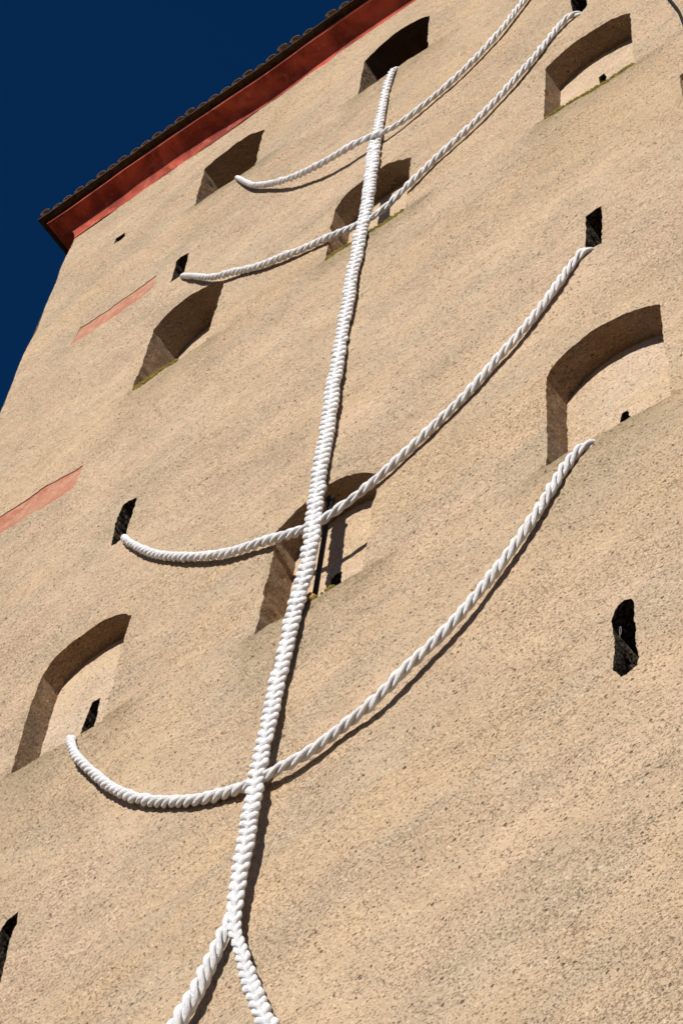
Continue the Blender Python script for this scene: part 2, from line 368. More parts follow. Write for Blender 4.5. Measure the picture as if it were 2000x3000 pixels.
NICHES = {
 'R2': dict(o=arch_outline((-.6715, 2.101), [(-.6732, 2.300), (-.6655, 2.318), (-.6440, 2.3375), (-.6222, 2.348), (-.5990, 2.351), (-.5750, 2.3465), (-.5480, 2.334), (-.5229, 2.3155)], (-.5205, 2.100), 1, 0.006, 0.012), d=.27),
 'H': dict(o=arch_outline((-1.4222, 2.103), [(-1.4240, 2.304), (-1.4089, 2.3281), (-1.386, 2.3405), (-1.3591, 2.349), (-1.3304, 2.3498), (-1.3070, 2.340), (-1.2818, 2.3174)], (-1.2815, 2.101), 2), d=.215),
 'G': dict(o=arch_outline((-1.0590, 2.097), [(-1.0580, 2.315), (-1.042, 2.3277), (-1.0193, 2.342), (-.999, 2.350), (-.9799, 2.353), (-.9600, 2.350), (-.9400, 2.340), (-.9100, 2.315)], (-.9096, 2.100), 3), d=.27),
 'R1': dict(o=arch_outline((-.6803, 3.095), [(-.6793, 3.296), (-.6735, 3.314), (-.6402, 3.3335), (-.6109, 3.3397), (-.5723, 3.3349), (-.5439, 3.3225), (-.5291, 3.308)], (-.5309, 3.094), 4), d=.265),
 'E': dict(o=arch_outline((-1.0680, 3.098), [(-1.0690, 3.284), (-1.0548, 3.311), (-1.0342, 3.325), (-1.0100, 3.334), (-.9848, 3.3385), (-.9676, 3.3330), (-.9470, 3.315), (-.9253, 3.2956)], (-.9230, 3.092), 5), d=.265),
 'D': dict(o=arch_outline((-1.4343, 3.070), [(-1.4320, 3.276), (-1.4154, 3.2985), (-1.3889, 3.3165), (-1.3640, 3.325), (-1.3350, 3.320), (-1.3100, 3.306), (-1.2891, 3.2852)], (-1.2887, 3.070), 6), d=.40),
 'B': dict(o=arch_outline((-1.4326, 3.776), [(-1.4345, 3.941), (-1.4093, 3.9605), (-1.3715, 3.976), (-1.3342, 3.9695), (-1.3160, 3.958), (-1.2971, 3.9414)], (-1.2968, 3.776), 7), d=.85),
 'C': dict(o=arch_outline((-1.0722, 3.789), [(-1.0708, 3.9526), (-1.0461, 3.9745), (-1.0224, 3.985), (-.9988, 3.990), (-.9766, 3.9865), (-.9496, 3.976), (-.9270, 3.9562)], (-.9236, 3.786), 8), d=2.6),
}
def plain_niche(x0, zb, seed, d, h=.200, w=.148):
    zs = zb + h
    return dict(o=arch_outline((x0, zb), [(x0, zs), (x0 + .016, zs + .023), (x0 + .044, zs + .040), (x0 + .074, zs + .046), (x0 + .104, zs + .040), (x0 + .132, zs + .022), (x0 + w, zs)], (x0 + w, zb), seed), d=d)
# the rest of the grid of niches, beyond the right and upper edges of the picture
NICHES['R0'] = plain_niche(-.680, 3.778, 41, .85, .168)
NICHES['S0'] = plain_niche(-.292, 3.778, 42, .85, .168)
NICHES['S1'] = plain_niche(-.292, 3.095, 43, .27)
NICHES['S2'] = plain_niche(-.288, 2.101, 44, .27)
def poly_outline(pts, seed, amp=0.006, sm=True):
    p = [U(q) for q in pts]
    # outlines below are given clockwise or not: make them clockwise in (x, z)
    area = sum(p[i][0] * p[(i + 1) % len(p)][1] - p[(i + 1) % len(p)][0] * p[i][1] for i in range(len(p)))
    if area > 0: p = p[::-1]
    return jitter(densify(p, 0.018), amp, seed)
SLITS = {
 'K': dict(o=poly_outline([(-.6165, 2.567), (-.6160, 2.618), (-.6150, 2.672), (-.606, 2.675), (-.6007, 2.678), (-.5925, 2.677), (-.5915, 2.650), (-.5925, 2.600), (-.5940, 2.566)], 11), d=1.2),
 'L': dict(o=poly_outline([(-.5976, 1.7581), (-.5924, 1.7655), (-.5856, 1.7683), (-.5783, 1.7660), (-.5755, 1.7541), (-.5772, 1.7341), (-.5761, 1.7241), (-.5756, 1.6945), (-.5748, 1.6704), (-.5765, 1.6588), (-.5823, 1.6575), (-.5873, 1.6544), (-.5940, 1.655), (-.6012, 1.6709), (-.5992, 1.6963), (-.5985, 1.7162), (-.6007, 1.7464)], 12), d=1.2),
 'M': dict(o=poly_outline([(-1.3520, 1.66), (-1.3530, 1.74), (-1.3506, 1.7828), (-1.3445, 1.7961), (-1.3305, 1.8025), (-1.3272, 1.7855), (-1.3255, 1.7782), (-1.3282, 1.7713), (-1.3265, 1.745), (-1.3247, 1.7166), (-1.3231, 1.6851), (-1.3220, 1.655)], 13), d=1.2),
 'J': dict(o=poly_outline([(-1.3681, 2.5599), (-1.3691, 2.5874), (-1.3718, 2.618), (-1.3697, 2.6447), (-1.3665, 2.6626), (-1.3589, 2.6672), (-1.3436, 2.664), (-1.3422, 2.6195), (-1.3429, 2.5672), (-1.3588, 2.5580)], 14), d=1.2),
 'I': dict(o=poly_outline([(-1.4246, 3.4363), (-1.4266, 3.4881), (-1.428, 3.5290), (-1.4213, 3.5355), (-1.4010, 3.5304), (-1.4006, 3.474), (-1.3995, 3.4480), (-1.4103, 3.4390)], 15), d=1.2),
 'P': dict(o=poly_outline([(-1.6405, 3.8660), (-1.6402, 3.8890), (-1.6193, 3.8905), (-1.6163, 3.8729), (-1.6236, 3.8650)], 16, 0.004), d=.5),
 'T': dict(o=poly_outline([(-.6280, 3.4540), (-.6298, 3.4907), (-.6329, 3.5361), (-.6290, 3.5600), (-.6120, 3.5620), (-.6040, 3.5400), (-.6025, 3.5100), (-.6031, 3.4929), (-.6025, 3.467), (-.6051, 3.4550), (-.6138, 3.4500)], 17), d=1.2),
}
BANDS = {
 'b1': dict(o=poly_outline([(-1.6476, 3.4540), (-1.6449, 3.5240), (-1.5856, 3.5190), (-1.5195, 3.5210), (-1.4718, 3.5230), (-1.4685, 3.4700), (-1.4991, 3.4560), (-1.5700, 3.4560)], 21, 0.012), d=.010),
 'b2': dict(o=poly_outline([(-1.7050, 2.8420), (-1.7040, 2.9040), (-1.6584, 2.9025), (-1.5737, 2.9080), (-1.4944, 2.8988), (-1.4971, 2.8296), (-1.553, 2.8276), (-1.5899, 2.8370), (-1.6401, 2.8359)], 22, 0.012), d=.011),
 'q': dict(o=poly_outline([(-.4640, 2.700), (-.4631, 2.941), (-.3300, 2.943), (-.3290, 2.700)], 23, 0.004), d=.05),
}
# small holes in the back walls of four niches: outlines already at the depth of the back wall
def hole(pts, seed): return poly_outline(pts, seed, 0.006)
HOLES = {
 'R2': hole([(-.6046, 2.1780), (-.6046, 2.1990), (-.6021, 2.2080), (-.5945, 2.2065), (-.5926, 2.1900), (-.5946, 2.1745), (-.6039, 2.1740)], 31),
 'H': hole([(-1.3585, 2.1805), (-1.3560, 2.2020), (-1.3520, 2.2290), (-1.3395, 2.2290), (-1.3370, 2.1920), (-1.3370, 2.1600), (-1.3560, 2.1550)], 32),
 'G': hole([(-.996, 2.1844), (-.9960, 2.2110), (-.9883, 2.2170), (-.9805, 2.2140), (-.9804, 2.1857), (-.993, 2.1804)], 33),
 'R1': hole([(-.6115, 3.235), (-.6115, 3.256), (-.6029, 3.2600), (-.5986, 3.2400), (-.5999, 3.2180), (-.6080, 3.2180)], 34),
}

def undulate(x, z, fade=1.0):
    q = Vector((x, 0.0, z))
    return fade * (noise.noise(q * 0.9) * 0.022 + noise.noise(q * 2.3 + Vector((5, 0, 9))) * 0.012
                   + noise.noise(q * 6.0 + Vector((1, 0, 3))) * 0.006 + noise.noise(q * 13.0) * 0.0035)

def inside(p, poly):
    c = False
    j = len(poly) - 1
    for i in range(len(poly)):
        a, b = poly[i], poly[j]
        if (a[1] > p[1]) != (b[1] > p[1]) and p[0] < (b[0] - a[0]) * (p[1] - a[1]) / (b[1] - a[1]) + a[0]: c = not c
        j = i
    return c

def patch(outer, holes, grid_pts):
    """triangulated sheet in (x, z): returns vertices and faces, with the holes left open"""
    verts, edges = [], []
    def ring(r):
        s = len(verts)
        verts.extend(Vector((p[0], p[1])) for p in r)
        edges.extend((s + i, s + (i + 1) % len(r)) for i in range(len(r)))
    ring(outer)
    for h in holes: ring(h)
    verts.extend(Vector(p) for p in grid_pts)
    v, e, f, _, _, _ = delaunay_2d_cdt(verts, edges, [], 1, 1e-5)
    boxes = [(min(p[0] for p in h), max(p[0] for p in h), min(p[1] for p in h), max(p[1] for p in h)) for h in holes]
    keep = []
    for t in f:
        cx = sum(v[i].x for i in t) / len(t); cz = sum(v[i].y for i in t) / len(t)
        ok = True
        for h, b in zip(holes, boxes):
            if b[0] <= cx <= b[1] and b[2] <= cz <= b[3] and inside((cx, cz), h):
                ok = False; break
        if ok and inside((cx, cz), outer): keep.append(tuple(t))
    return v, keep

# ------------------------------------------------------------------ the tower
tower = empty('tower', (XL + 6.6, 12.0, 0), 'tall beige plastered medieval tower with arched blind niches and red cornice', 'tower')
openings = list(NICHES.values()) + list(SLITS.values()) + list(BANDS.values())
holes = [o['o'] for o in openings]
boxes = [(min(p.x for p in h) - .03, max(p.x for p in h) + .03, min(p.y for p in h) - .03, max(p.y for p in h) + .03) for h in holes]
ztop = lambda x: lerp(WT, x) + 0.06
outer = []
zz = 0.0
while zz < ztop(XL):
    w = 0.018 * noise.noise(Vector((0, 3, zz * 0.8))) + 0.008 * noise.noise(Vector((0, 7, zz * 4)))
    outer.append((XL + w + 0.040 * min(1, (28 - zz) / 5) , zz)); zz += 0.25 if zz < 19 else 0.06
outer.append((XL, ztop(XL)))
x = XL + 0.2
while x < XR: outer.append((x, ztop(x))); x += 0.25
outer += [(XR, ztop(XR)), (XR, 0.0)]
x = XR - 1.0
while x > XL + .5: outer.append((x, 0.0)); x -= 1.0
grid = []
G = 0.06
nx = int((XR - XL) / G); nz = int(28.2 / G)
for i in range(1, nx):
    for j in range(1, nz):
        x = XL + i * G + random.uniform(-.012, .012); z = j * G + random.uniform(-.012, .012)
        coarse = (x > -2.3 or z < 8.5)
        if coarse and (i % 8 or j % 8): continue
        if x < XL + .09 or z > lerp(WT, x) - .02: continue
        skip = False
        for b in boxes:
            if b[0] < x < b[1] and b[2] < z < b[3]:
                skip = True; break
        if skip: continue
        grid.append((x, z))
# points lost inside the bounding boxes but outside the outlines
for h, b in zip(holes, boxes):
    i = b[0]
    while i < b[1]:
        j = b[2]
        while j < b[3]:
            p = (i, j)
            if not inside(p, h) and min((Vector(p) - q).length for q in h) > .022: grid.append(p)
            j += G
        i += G
v2, tris = patch(outer, holes, grid)
verts = [(p.x, Y0 + undulate(p.x, p.y), p.y) for p in v2]
wall = mesh_obj('wall', verts, [t[::-1] if False else t for t in tris], M_WALL, None, True)
bm = bmesh.new(); bm.from_mesh(wall.data); bmesh.ops.recalc_face_normals(bm, faces=bm.faces)
if bm.faces[:][0].normal.y > 0: bmesh.ops.reverse_faces(bm, faces=bm.faces)
bm.to_mesh(wall.data); bm.free()
child_keep(wall, tower)
st = wall.data.attributes.new('stain', 'FLOAT', 'POINT')
vals = []
for v in wall.data.vertices:
    f = 0.0
    for key, op in NICHES.items():
        o = op['o']
        xa = min(p.x for p in o); xb = max(p.x for p in o); zs = min(p.y for p in o)
        d = zs + .03 - v.co.z
        if d > -.02 and d < 1.6 and xa - .3 < v.co.x < xb + .45:
            side = min(1, (v.co.x - xa + .3) / .3, (xb + .45 - v.co.x) / .3)
            f = max(f, side * (0.55 * math.exp(-max(d, 0) / .10) + 0.75 * math.exp(-max(d, 0) / .55)))
        # weathered edge above each arch
        za = max(p.y for p in o)
        if key in ('G', 'H', 'E') and -.05 < v.co.z - zs < za - zs + .1:
            dd = min((Vector((v.co.x, v.co.z)) - q).length for q in o[::3])
            if dd < .09 and v.co.z > zs + .6: f = max(f, .5 * (1 - dd / .09))
    vals.append(f)
st.data.foreach_set('value', vals)

def reveal(name, outline, y_front, depth, mat, seed, scale_back=1.0, rough=0.006, rings=None, follow=True, tilt=0.0):
    """the faces between an outline on the wall and the same outline deeper in the wall"""
    n = len(outline)
    rings = rings or max(2, int(depth / 0.045) + 1)
    rings = min(rings, 24)
    cx = sum(p.x for p in outline) / n; cz = sum(p.y for p in outline) / n
    vs, fs = [], []
    for r in range(rings + 1):
        t = r / rings
        for i, p in enumerate(outline):
            s = 1 + (scale_back - 1) * t
            x = cx + (p.x - cx) * s; z = cz + (p.y - cz) * s
            if 0 < r < rings:
                a = outline[(i - 1) % n]; b = outline[(i + 1) % n]
                nr = Vector((-(b - a).y, (b - a).x)).normalized()
                k = rough * (noise.noise(Vector((x * 9, depth * t * 9 + seed, z * 9))) + .6 * noise.noise(Vector((x * 30, depth * t * 30 + seed, z * 30))))
                x += nr.x * k; z += nr.y * k
            y = y_front + depth * t * (1 - tilt * (1 - (z - min(q.y for q in outline)) / (max(q.y for q in outline) - min(q.y for q in outline))) if tilt else 1)
            if follow: y += undulate(p.x, p.y) * (1 - t)
            vs.append((x, y, z))
    for r in range(rings):
        for i in range(n):
            j = (i + 1) % n
            a, b, c, d = r * n + i, r * n + j, (r + 1) * n + j, (r + 1) * n + i
            fs.append((a, b, c, d))
    return vs, fs, [Vector((v[0], v[2])) for v in vs[rings * n:]]

def grid_in(outline, g):
    x0 = min(p.x for p in outline); x1 = max(p.x for p in outline); z0 = min(p.y for p in outline); z1 = max(p.y for p in outline)
    out = []
    x = x0 + g / 2
    while x < x1:
        z = z0 + g / 2
        while z < z1:
            if inside((x, z), outline) and min((Vector((x, z)) - q).length for q in outline) > g * .4: out.append((x, z))
            z += g
        x += g
    return out

def add_part(name, vs, fs, mat, parent=tower, smooth=True):
    o = mesh_obj(name, vs, fs, mat, None, smooth)
    child_keep(o, parent)
    return o

seed = 50
for key, op in NICHES.items():
    seed += 1
    deep = op['d']
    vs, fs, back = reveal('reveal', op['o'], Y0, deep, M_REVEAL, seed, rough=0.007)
    if key == 'C':      # a real opening: plastered jambs, vault faces given a darker brown than the jambs
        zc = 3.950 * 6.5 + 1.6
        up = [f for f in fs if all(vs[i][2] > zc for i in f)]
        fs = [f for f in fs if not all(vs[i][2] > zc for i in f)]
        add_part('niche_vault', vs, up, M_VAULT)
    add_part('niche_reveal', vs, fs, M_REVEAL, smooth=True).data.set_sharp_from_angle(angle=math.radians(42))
    if key == 'C':
        bv, bf = patch([tuple(p) for p in back], [], grid_in(back, .2))
        add_part('niche_back', [(p.x, Y0 + deep, p.y) for p in bv], bf, M_VOID)
        continue
    hl = []
    if key in HOLES: hl = [HOLES[key]]
    g = grid_in(back, .07)
    if hl: g = [p for p in g if not inside(p, hl[0]) and min((Vector(p) - q).length for q in hl[0]) > .02]
    bv, bf = patch([tuple(p) for p in back], hl, g)
    add_part('niche_back', [(p.x, Y0 + deep + 0.4 * undulate(p.x + 4, p.y), p.y) for p in bv], bf, M_BACK)
    if hl:
        # outlines in HOLES lie on the back wall: give them their depth
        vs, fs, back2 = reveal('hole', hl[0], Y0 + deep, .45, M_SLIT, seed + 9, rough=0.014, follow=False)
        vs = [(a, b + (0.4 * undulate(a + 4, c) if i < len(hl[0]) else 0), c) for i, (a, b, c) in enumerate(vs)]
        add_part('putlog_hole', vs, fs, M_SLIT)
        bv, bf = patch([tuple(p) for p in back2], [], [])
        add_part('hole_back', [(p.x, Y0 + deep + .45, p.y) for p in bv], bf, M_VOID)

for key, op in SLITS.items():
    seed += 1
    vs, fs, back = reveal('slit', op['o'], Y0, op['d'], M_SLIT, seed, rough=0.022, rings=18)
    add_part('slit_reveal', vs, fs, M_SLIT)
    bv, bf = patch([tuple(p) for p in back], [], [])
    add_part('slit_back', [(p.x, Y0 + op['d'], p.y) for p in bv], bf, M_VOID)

for key, op in BANDS.items():
    seed += 1
    o = op['o']
    z0 = min(p.y for p in o); z1 = max(p.y for p in o)
    g = grid_in(o, .07)
    dep = lambda z: op['d'] * (0.10 + 0.90 * ((z - z0) / (z1 - z0)) ** 2) if key != 'q' else op['d']
    bv, bf = patch([tuple(p) for p in o], [], g)
    n = len(o)
    mb = M_BAND if key != 'q' else M_BACK
    add_part('painted_band' if key != 'q' else 'recessed_panel', [(p.x, Y0 + undulate(p.x, p.y) + dep(p.y), p.y) for p in bv], bf, mb)
    vs = [(p.x, Y0 + undulate(p.x, p.y), p.y) for p in o] + [(p.x, Y0 + undulate(p.x, p.y) + dep(p.y), p.y) for p in o]
    add_part('band_edge', vs, [(i, (i + 1) % n, n + (i + 1) % n, n + i) for i in range(n)], M_WALL)

# the other three sides of the tower
zt = 28.1
add_part('side_wall', [(XL + .045, Y0 + .01, 0), (XL + .045, YB, 0), (XL, YB, zt), (XL, Y0 + .01, zt)], [(0, 1, 2, 3)], M_WALL, smooth=False)
add_part('side_wall', [(XR, Y0, 0), (XR, YB, 0), (XR, YB, 28.3), (XR, Y0, 28.3)], [(0, 3, 2, 1)], M_WALL, smooth=False)
add_part('side_wall', [(XL, YB, 0), (XR, YB, 0), (XR, YB, 28.3), (XL, YB, 28.3)], [(0, 1, 2, 3)], M_WALL, smooth=False)

# moss along the sills
def moss(x0, x1, z, seed, dens=1.0, w=0.05):
    rnd = random.Random(seed)
    vs, fs = [], []
    n = int((x1 - x0) / 0.004 * dens)
    for i in range(n):
        t = rnd.random()
        x = x0 + (x1 - x0) * t
        k = 0.42 + 1.1 * noise.noise(Vector((x * 3.0, seed, 0)))
        if k < 0.15: continue
        dz = .008 - abs(rnd.gauss(0, .5)) * w * k
        r = rnd.uniform(.008, .020)
        y = Y0 + undulate(x, z + dz) - rnd.uniform(0.002, .012)
        s = len(vs)
        c = Vector((x, y, z + dz + 0.006))
        for a in range(5):
            an = a * math.tau / 5 + rnd.random()
            vs.append(tuple(c + Vector((math.cos(an) * r * 1.5, 0.006, math.sin(an) * r))))
        vs.append(tuple(c + Vector((0, -r * .8, 0))))
        for a in range(5): fs.append((s + a, s + (a + 1) % 5, s + 5))
    o = add_part('moss', vs, fs, M_MOSS)
    o['kind'] = 'stuff'
u = 6.5
moss(-.6780 * u, -.5320 * u, 3.0945 * u + 1.6, 1, 0.9, .045)
moss(-1.066 * u, -.925 * u, 3.095 * u + 1.6, 2, 0.9, .045)
moss(-1.432 * u, -1.345 * u, 3.070 * u + 1.6, 3, 1.8, .075)
moss(-1.00 * u, -.95 * u, 2.099 * u + 1.6, 4, 0.22, .02)

# ------------------------------------------------------------------ cornice (cove with a lip), mitred at the left corner
def cornice_profile(x):
    """list of (out, height) from the wall to the back of the lip at this x"""
    zw = lerp(WT, x); zl = lerp(LIP, x)
    step = max(0.0, min(1.0, (x + 10.72) / 0.10))       # left stretch: small cove and flat soffit; right: one full cove
    out = []
    for i in range(13):
        t = i / 12
        if t < .5:
            s = t / .5
            o1 = .135 * (1 - math.cos(s * math.pi / 2)); z1 = zw + (zl - .040 - zw) * math.sin(s * math.pi / 2)
        else:
            s = (t - .5) / .5
            za = zl - .040
            o1 = .135 + (.262 - .135) * s; z1 = za + .008 * s
        th = t * math.pi / 2
        o2 = .272 * (1 - math.cos(th)) ** 1.15; z2 = zw + (zl - .030 - zw) * math.sin(th) ** .82
        out.append((o1 + (o2 - o1) * step, z1 + (z2 - z1) * step))
    out += [(.268, zl - .040), (.284, zl - .034), (.285, zl + .025), (.27, zl + .05), (0.0, zl + .06)]
    return out
path = []
yy = YB + .3
while yy > Y0 + .25: path.append(('s', yy)); yy -= .35
path.append(('c', 0))
x = XL + .05
while x < XR + .3: path.append(('f', x)); x += .05 if -10.9 < x < -10.5 else .11
vs, fs = [], []
npf = len(cornice_profile(0))
for kind, q in path:
    xr = q if kind == 'f' else XL
    prof = cornice_profile(xr)
    for i, (o, z) in enumerate(prof):
        if kind == 's': vs.append((XL - o, q, z))
        elif kind == 'c': vs.append((XL - o, Y0 - o, z))
        else:
            xx = q
            if q < XL + .3: xx = XL - o + (q - XL + o) * min(1, (q - XL) / .3) if False else max(q, XL - o + (q - XL))
            w = 0.006 * noise.noise(Vector((q * 2, i * .4, 2))) + (0.010 * noise.noise(Vector((q * 1.1, 5, 2))) if i > 9 else 0)
            edge = (0.006 * noise.noise(Vector((q * 7, 1, 9)))) if i == 0 else 0
            vs.append((q, Y0 - o - w, z + edge + w))
for r in range(len(path) - 1):
    for i in range(npf - 1):
        fs.append((r * npf + i, r * npf + i + 1, (r + 1) * npf + i + 1, (r + 1) * npf + i))
cornice = add_part('cornice', vs, fs, M_CORN)
bm = bmesh.new(); bm.from_mesh(cornice.data); bmesh.ops.recalc_face_normals(bm, faces=bm.faces); bm.to_mesh(cornice.data); bm.free()
cornice.data.set_sharp_from_angle(angle=math.radians(30))

# ------------------------------------------------------------------ roof: deck and barrel tiles
ET = .30           # overhang of the deck beyond the wall
PITCH = math.radians(19)
def eave_z(x): return lerp(LIP, x) + .055
cx, cy = (XL + XR) / 2, (Y0 + YB) / 2
hz = 28.55 + math.tan(PITCH) * ((YB - Y0) / 2 + ET)
dv = [(XL - ET, Y0 - ET, eave_z(XL)), (XR + ET, Y0 - ET, eave_z(XR)), (XR + ET, YB + ET, 28.6), (XL - ET, YB + ET, 28.5), (cx - 1, cy, hz), (cx + 1, cy, hz)]
roof = add_part('roof', dv, [(0, 1, 5, 4), (1, 2, 5), (2, 3, 4, 5), (3, 0, 4), (0, 3, 2, 1)], M_TILE, smooth=False)

def tile_mesh(name, convex, seed, L=.42, r=.088):
    rnd = random.Random(seed)
    vs, fs = [], []
    segs = 8
    for layer, rad in ((0, r), (1, r - .016)):
        for e, (y, k) in enumerate(((0.0, 1.0 if convex else .86), (L, .80 if convex else 1.0))):
            for a in range(segs + 1):
                an = math.pi * a / segs
                wob = 1 + rnd.uniform(-.03, .03)
                xx = math.cos(an) * rad * k * wob; zz_ = math.sin(an) * rad * k * (.78 if convex else .5) * wob
                vs.append((xx, y, zz_ if convex else -zz_ + (.016 if layer else 0) * 0))
    n = segs + 1
    for a in range(segs):
        fs.append((a, a + 1, n + a + 1, n + a))
        fs.append((2 * n + a, 3 * n + a, 3 * n + a + 1, 2 * n + a + 1))
        fs.append((a, 2 * n + a, 2 * n + a + 1, a + 1))
        fs.append((n + a, n + a + 1, 3 * n + a + 1, 3 * n + a))
    fs.append((0, n, 3 * n, 2 * n)); fs.append((segs, 2 * n + segs, 3 * n + segs, n + segs))
    me = bpy.data.meshes.new(name)
    me.from_pydata(vs, [], fs); me.materials.append(M_TILE)
    me.polygons.foreach_set('use_smooth', [True] * len(me.polygons))
    bm = bmesh.new(); bm.from_mesh(me); bmesh.ops.recalc_face_normals(bm, faces=bm.faces); bm.to_mesh(me); bm.free()
    return me
covers = [tile_mesh('roof_tile', True, s, .44, .080) for s in range(4)]
pans = [tile_mesh('pan_tile', False, s + 9, .44, .104) for s in range(4)]
rnd = random.Random(3)
def put_tile(me, name, loc, yaw, roll=0.0, pitch=PITCH):
    o = bpy.data.objects.new(name, me)
    C.objects.link(o)
    o.rotation_euler = (pitch + rnd.uniform(-.035, .035), roll + rnd.uniform(-.06, .06), yaw + rnd.uniform(-.035, .035))
    o.location = loc
    child_keep(o, tower)
    return o
SP = .183
x = XL - ET + .02
i = 0
while x < XR + ET:
    ez = eave_z(x)
    gap = abs(x + 7.56) < .07
    if not gap:
        put_tile(covers[i % 4], 'roof_tile', (x, Y0 - ET - .070 + rnd.uniform(-.02, .02), ez + .094 + rnd.uniform(-.030, .020) + (.03 if x > -7.5 else 0)), 0)
    put_tile(pans[i % 4], 'pan_tile', (x + SP / 2, Y0 - ET - .060 + rnd.uniform(-.010, .010), ez + .070 + rnd.uniform(-.006, .006) + (.015 if x > -7.5 else 0)), 0)
    x += SP; i += 1
y = Y0 - ET + .12
while y < YB + ET:
    put_tile(covers[i % 4], 'roof_tile', (XL - ET - .075 + rnd.uniform(-.02, .02), y, eave_z(XL) + .094), -math.pi / 2)
    put_tile(pans[i % 4], 'pan_tile', (XL - ET - .085 + rnd.uniform(-.012, .012), y + SP / 2, eave_z(XL) + .058), -math.pi / 2)
    y += SP; i += 1
# thin course of flat eave tiles under the barrel tiles
def slab_piece(x0, x1, z, seed):
    vs, fs = [], []
    n = max(2, int((x1 - x0) / .25))
    for i in range(n + 1):
        x = x0 + (x1 - x0) * i / n
        w = .007 * noise.noise(Vector((x * 2.2, seed, 0))); v = .010 * noise.noise(Vector((x * 3.1, seed, 5)))
        zz = z + lerp(LIP, x) + w
        vs += [(x, Y0 - .378 + v, zz), (x, Y0 - .378 + v, zz + .034), (x, Y0 - .10, zz + .034), (x, Y0 - .10, zz)]
    for i in range(n):
        for a in range(4):
            b = (a + 1) % 4
            fs.append((i * 4 + a, i * 4 + b, i * 4 + 4 + b, i * 4 + 4 + a))
    fs += [(0, 3, 2, 1), (n * 4, n * 4 + 1, n * 4 + 2, n * 4 + 3)]
    o = add_part('eave_tile', vs, fs, M_SLAB, smooth=False)
x = XL - .378
while x < XR + .3:
    w = .40 if x + .8 < XR + .3 else XR + .32 - x
    slab_piece(x, x + w - .004, .030 + (.030 if x > -7.65 else 0) + rnd.uniform(-.003, .003), i)
    x += w; i += 1
vs = [(XL - .378, Y0 - .10, 28.40), (XL - .378, YB + .3, 28.40), (XL - .10, YB + .3, 28.40), (XL - .10, Y0 - .10, 28.40)]
vs += [(a, b, c + .034) for a, b, c in vs]
add_part('eave_tile', vs, [(0, 1, 2, 3), (4, 7, 6, 5), (0, 4, 5, 1), (1, 5, 6, 2), (2, 6, 7, 3), (3, 7, 4, 0)], M_SLAB, smooth=False)
# the courses of tiles above the eave, as one mass
vs, fs = [], []
for row in range(1, 9):
    x = XL - ET + .02 + row * .36
    while x < XR + ET - row * .36:
        yb = Y0 - ET - .06 + row * .38
        zb = eave_z(x) + .085 + row * .38 * math.tan(PITCH)
        s = len(vs)
        for e in (0, 1):
            for a in range(6):
                an = math.pi * a / 5
                rr = .078 * (1 - .2 * e)
                vs.append((x + math.cos(an) * rr, yb + e * .42, zb + e * .42 * math.tan(PITCH) + math.sin(an) * rr * .8 + (0.02 * (1 - e))))
        for a in range(5): fs.append((s + a, s + a + 1, s + 7 + a, s + 6 + a))
        x += SP
o = add_part('tile_courses', vs, fs, M_TILE)
o['kind'] = 'stuff'

# ------------------------------------------------------------------ post and wedge in the niche behind the braid
def cyl(p0, p1, r, seg=12, caps=True):
    p0 = Vector(p0); p1 = Vector(p1)
    d = (p1 - p0).normalized()
    a = d.orthogonal().normalized(); b = d.cross(a)
    vs = [tuple(p + (a * math.cos(t * math.tau / seg) + b * math.sin(t * math.tau / seg)) * r) for p in (p0, p1) for t in range(seg)]
    fs = [(i, (i + 1) % seg, seg + (i + 1) % seg, seg + i) for i in range(seg)]
    if caps: fs += [tuple(range(seg))[::-1], tuple(range(seg, 2 * seg))]
    return vs, fs
post = empty('iron_post', (-.984 * u, Y0 + .05, 2.10 * u + 1.6), 'thin black iron post standing upright in the niche behind the white braid', 'post')
vs, fs = cyl((-.985 * u, Y0 + .05, 2.10 * u + 1.6), (-.985 * u, Y0 + .05, 2.326 * u + 1.6), .021)
child_keep(mesh_obj('rod', vs, fs, M_IRON, None, True), post)
bmk = bmesh.new(); bmesh.ops.create_uvsphere(bmk, u_segments=14, v_segments=9, radius=.040)
me = bpy.data.meshes.new('knob'); bmk.to_mesh(me); bmk.free(); me.materials.append(M_IRON)
me.polygons.foreach_set('use_smooth', [True] * len(me.polygons))
kn = bpy.data.objects.new('knob', me); C.objects.link(kn); kn.parent = post; kn.location = (-.001 * u, 0, .232 * u)
bmk = bmesh.new()
q = [(-.10, -.02, 0), (.075, -.02, 0), (.075, .12, 0), (-.10, .12, 0), (-.06, -.005, .10), (.0, -.005, .13), (.0, .10, .13), (-.06, .10, .10)]
vv = [bmk.verts.new(p) for p in q]
for f_ in ((0, 3, 2, 1), (0, 1, 5, 4), (1, 2, 6, 5), (2, 3, 7, 6), (3, 0, 4, 7), (4, 5, 6, 7)): bmk.faces.new([vv[i] for i in f_])
bmesh.ops.bevel(bmk, geom=bmk.edges[:], offset=.008, segments=2, affect='EDGES')
me = bpy.data.meshes.new('wooden_wedge'); bmk.to_mesh(me); bmk.free(); me.materials.append(M_WOOD)
wg = bpy.data.objects.new('wooden_wedge', me); C.objects.link(wg)
wg.location = (-.984 * u, Y0 - .005, 2.1005 * u + 1.6)
tag(wg, 'orange brown wooden wedge on the niche sill at the foot of the iron post', 'wedge')

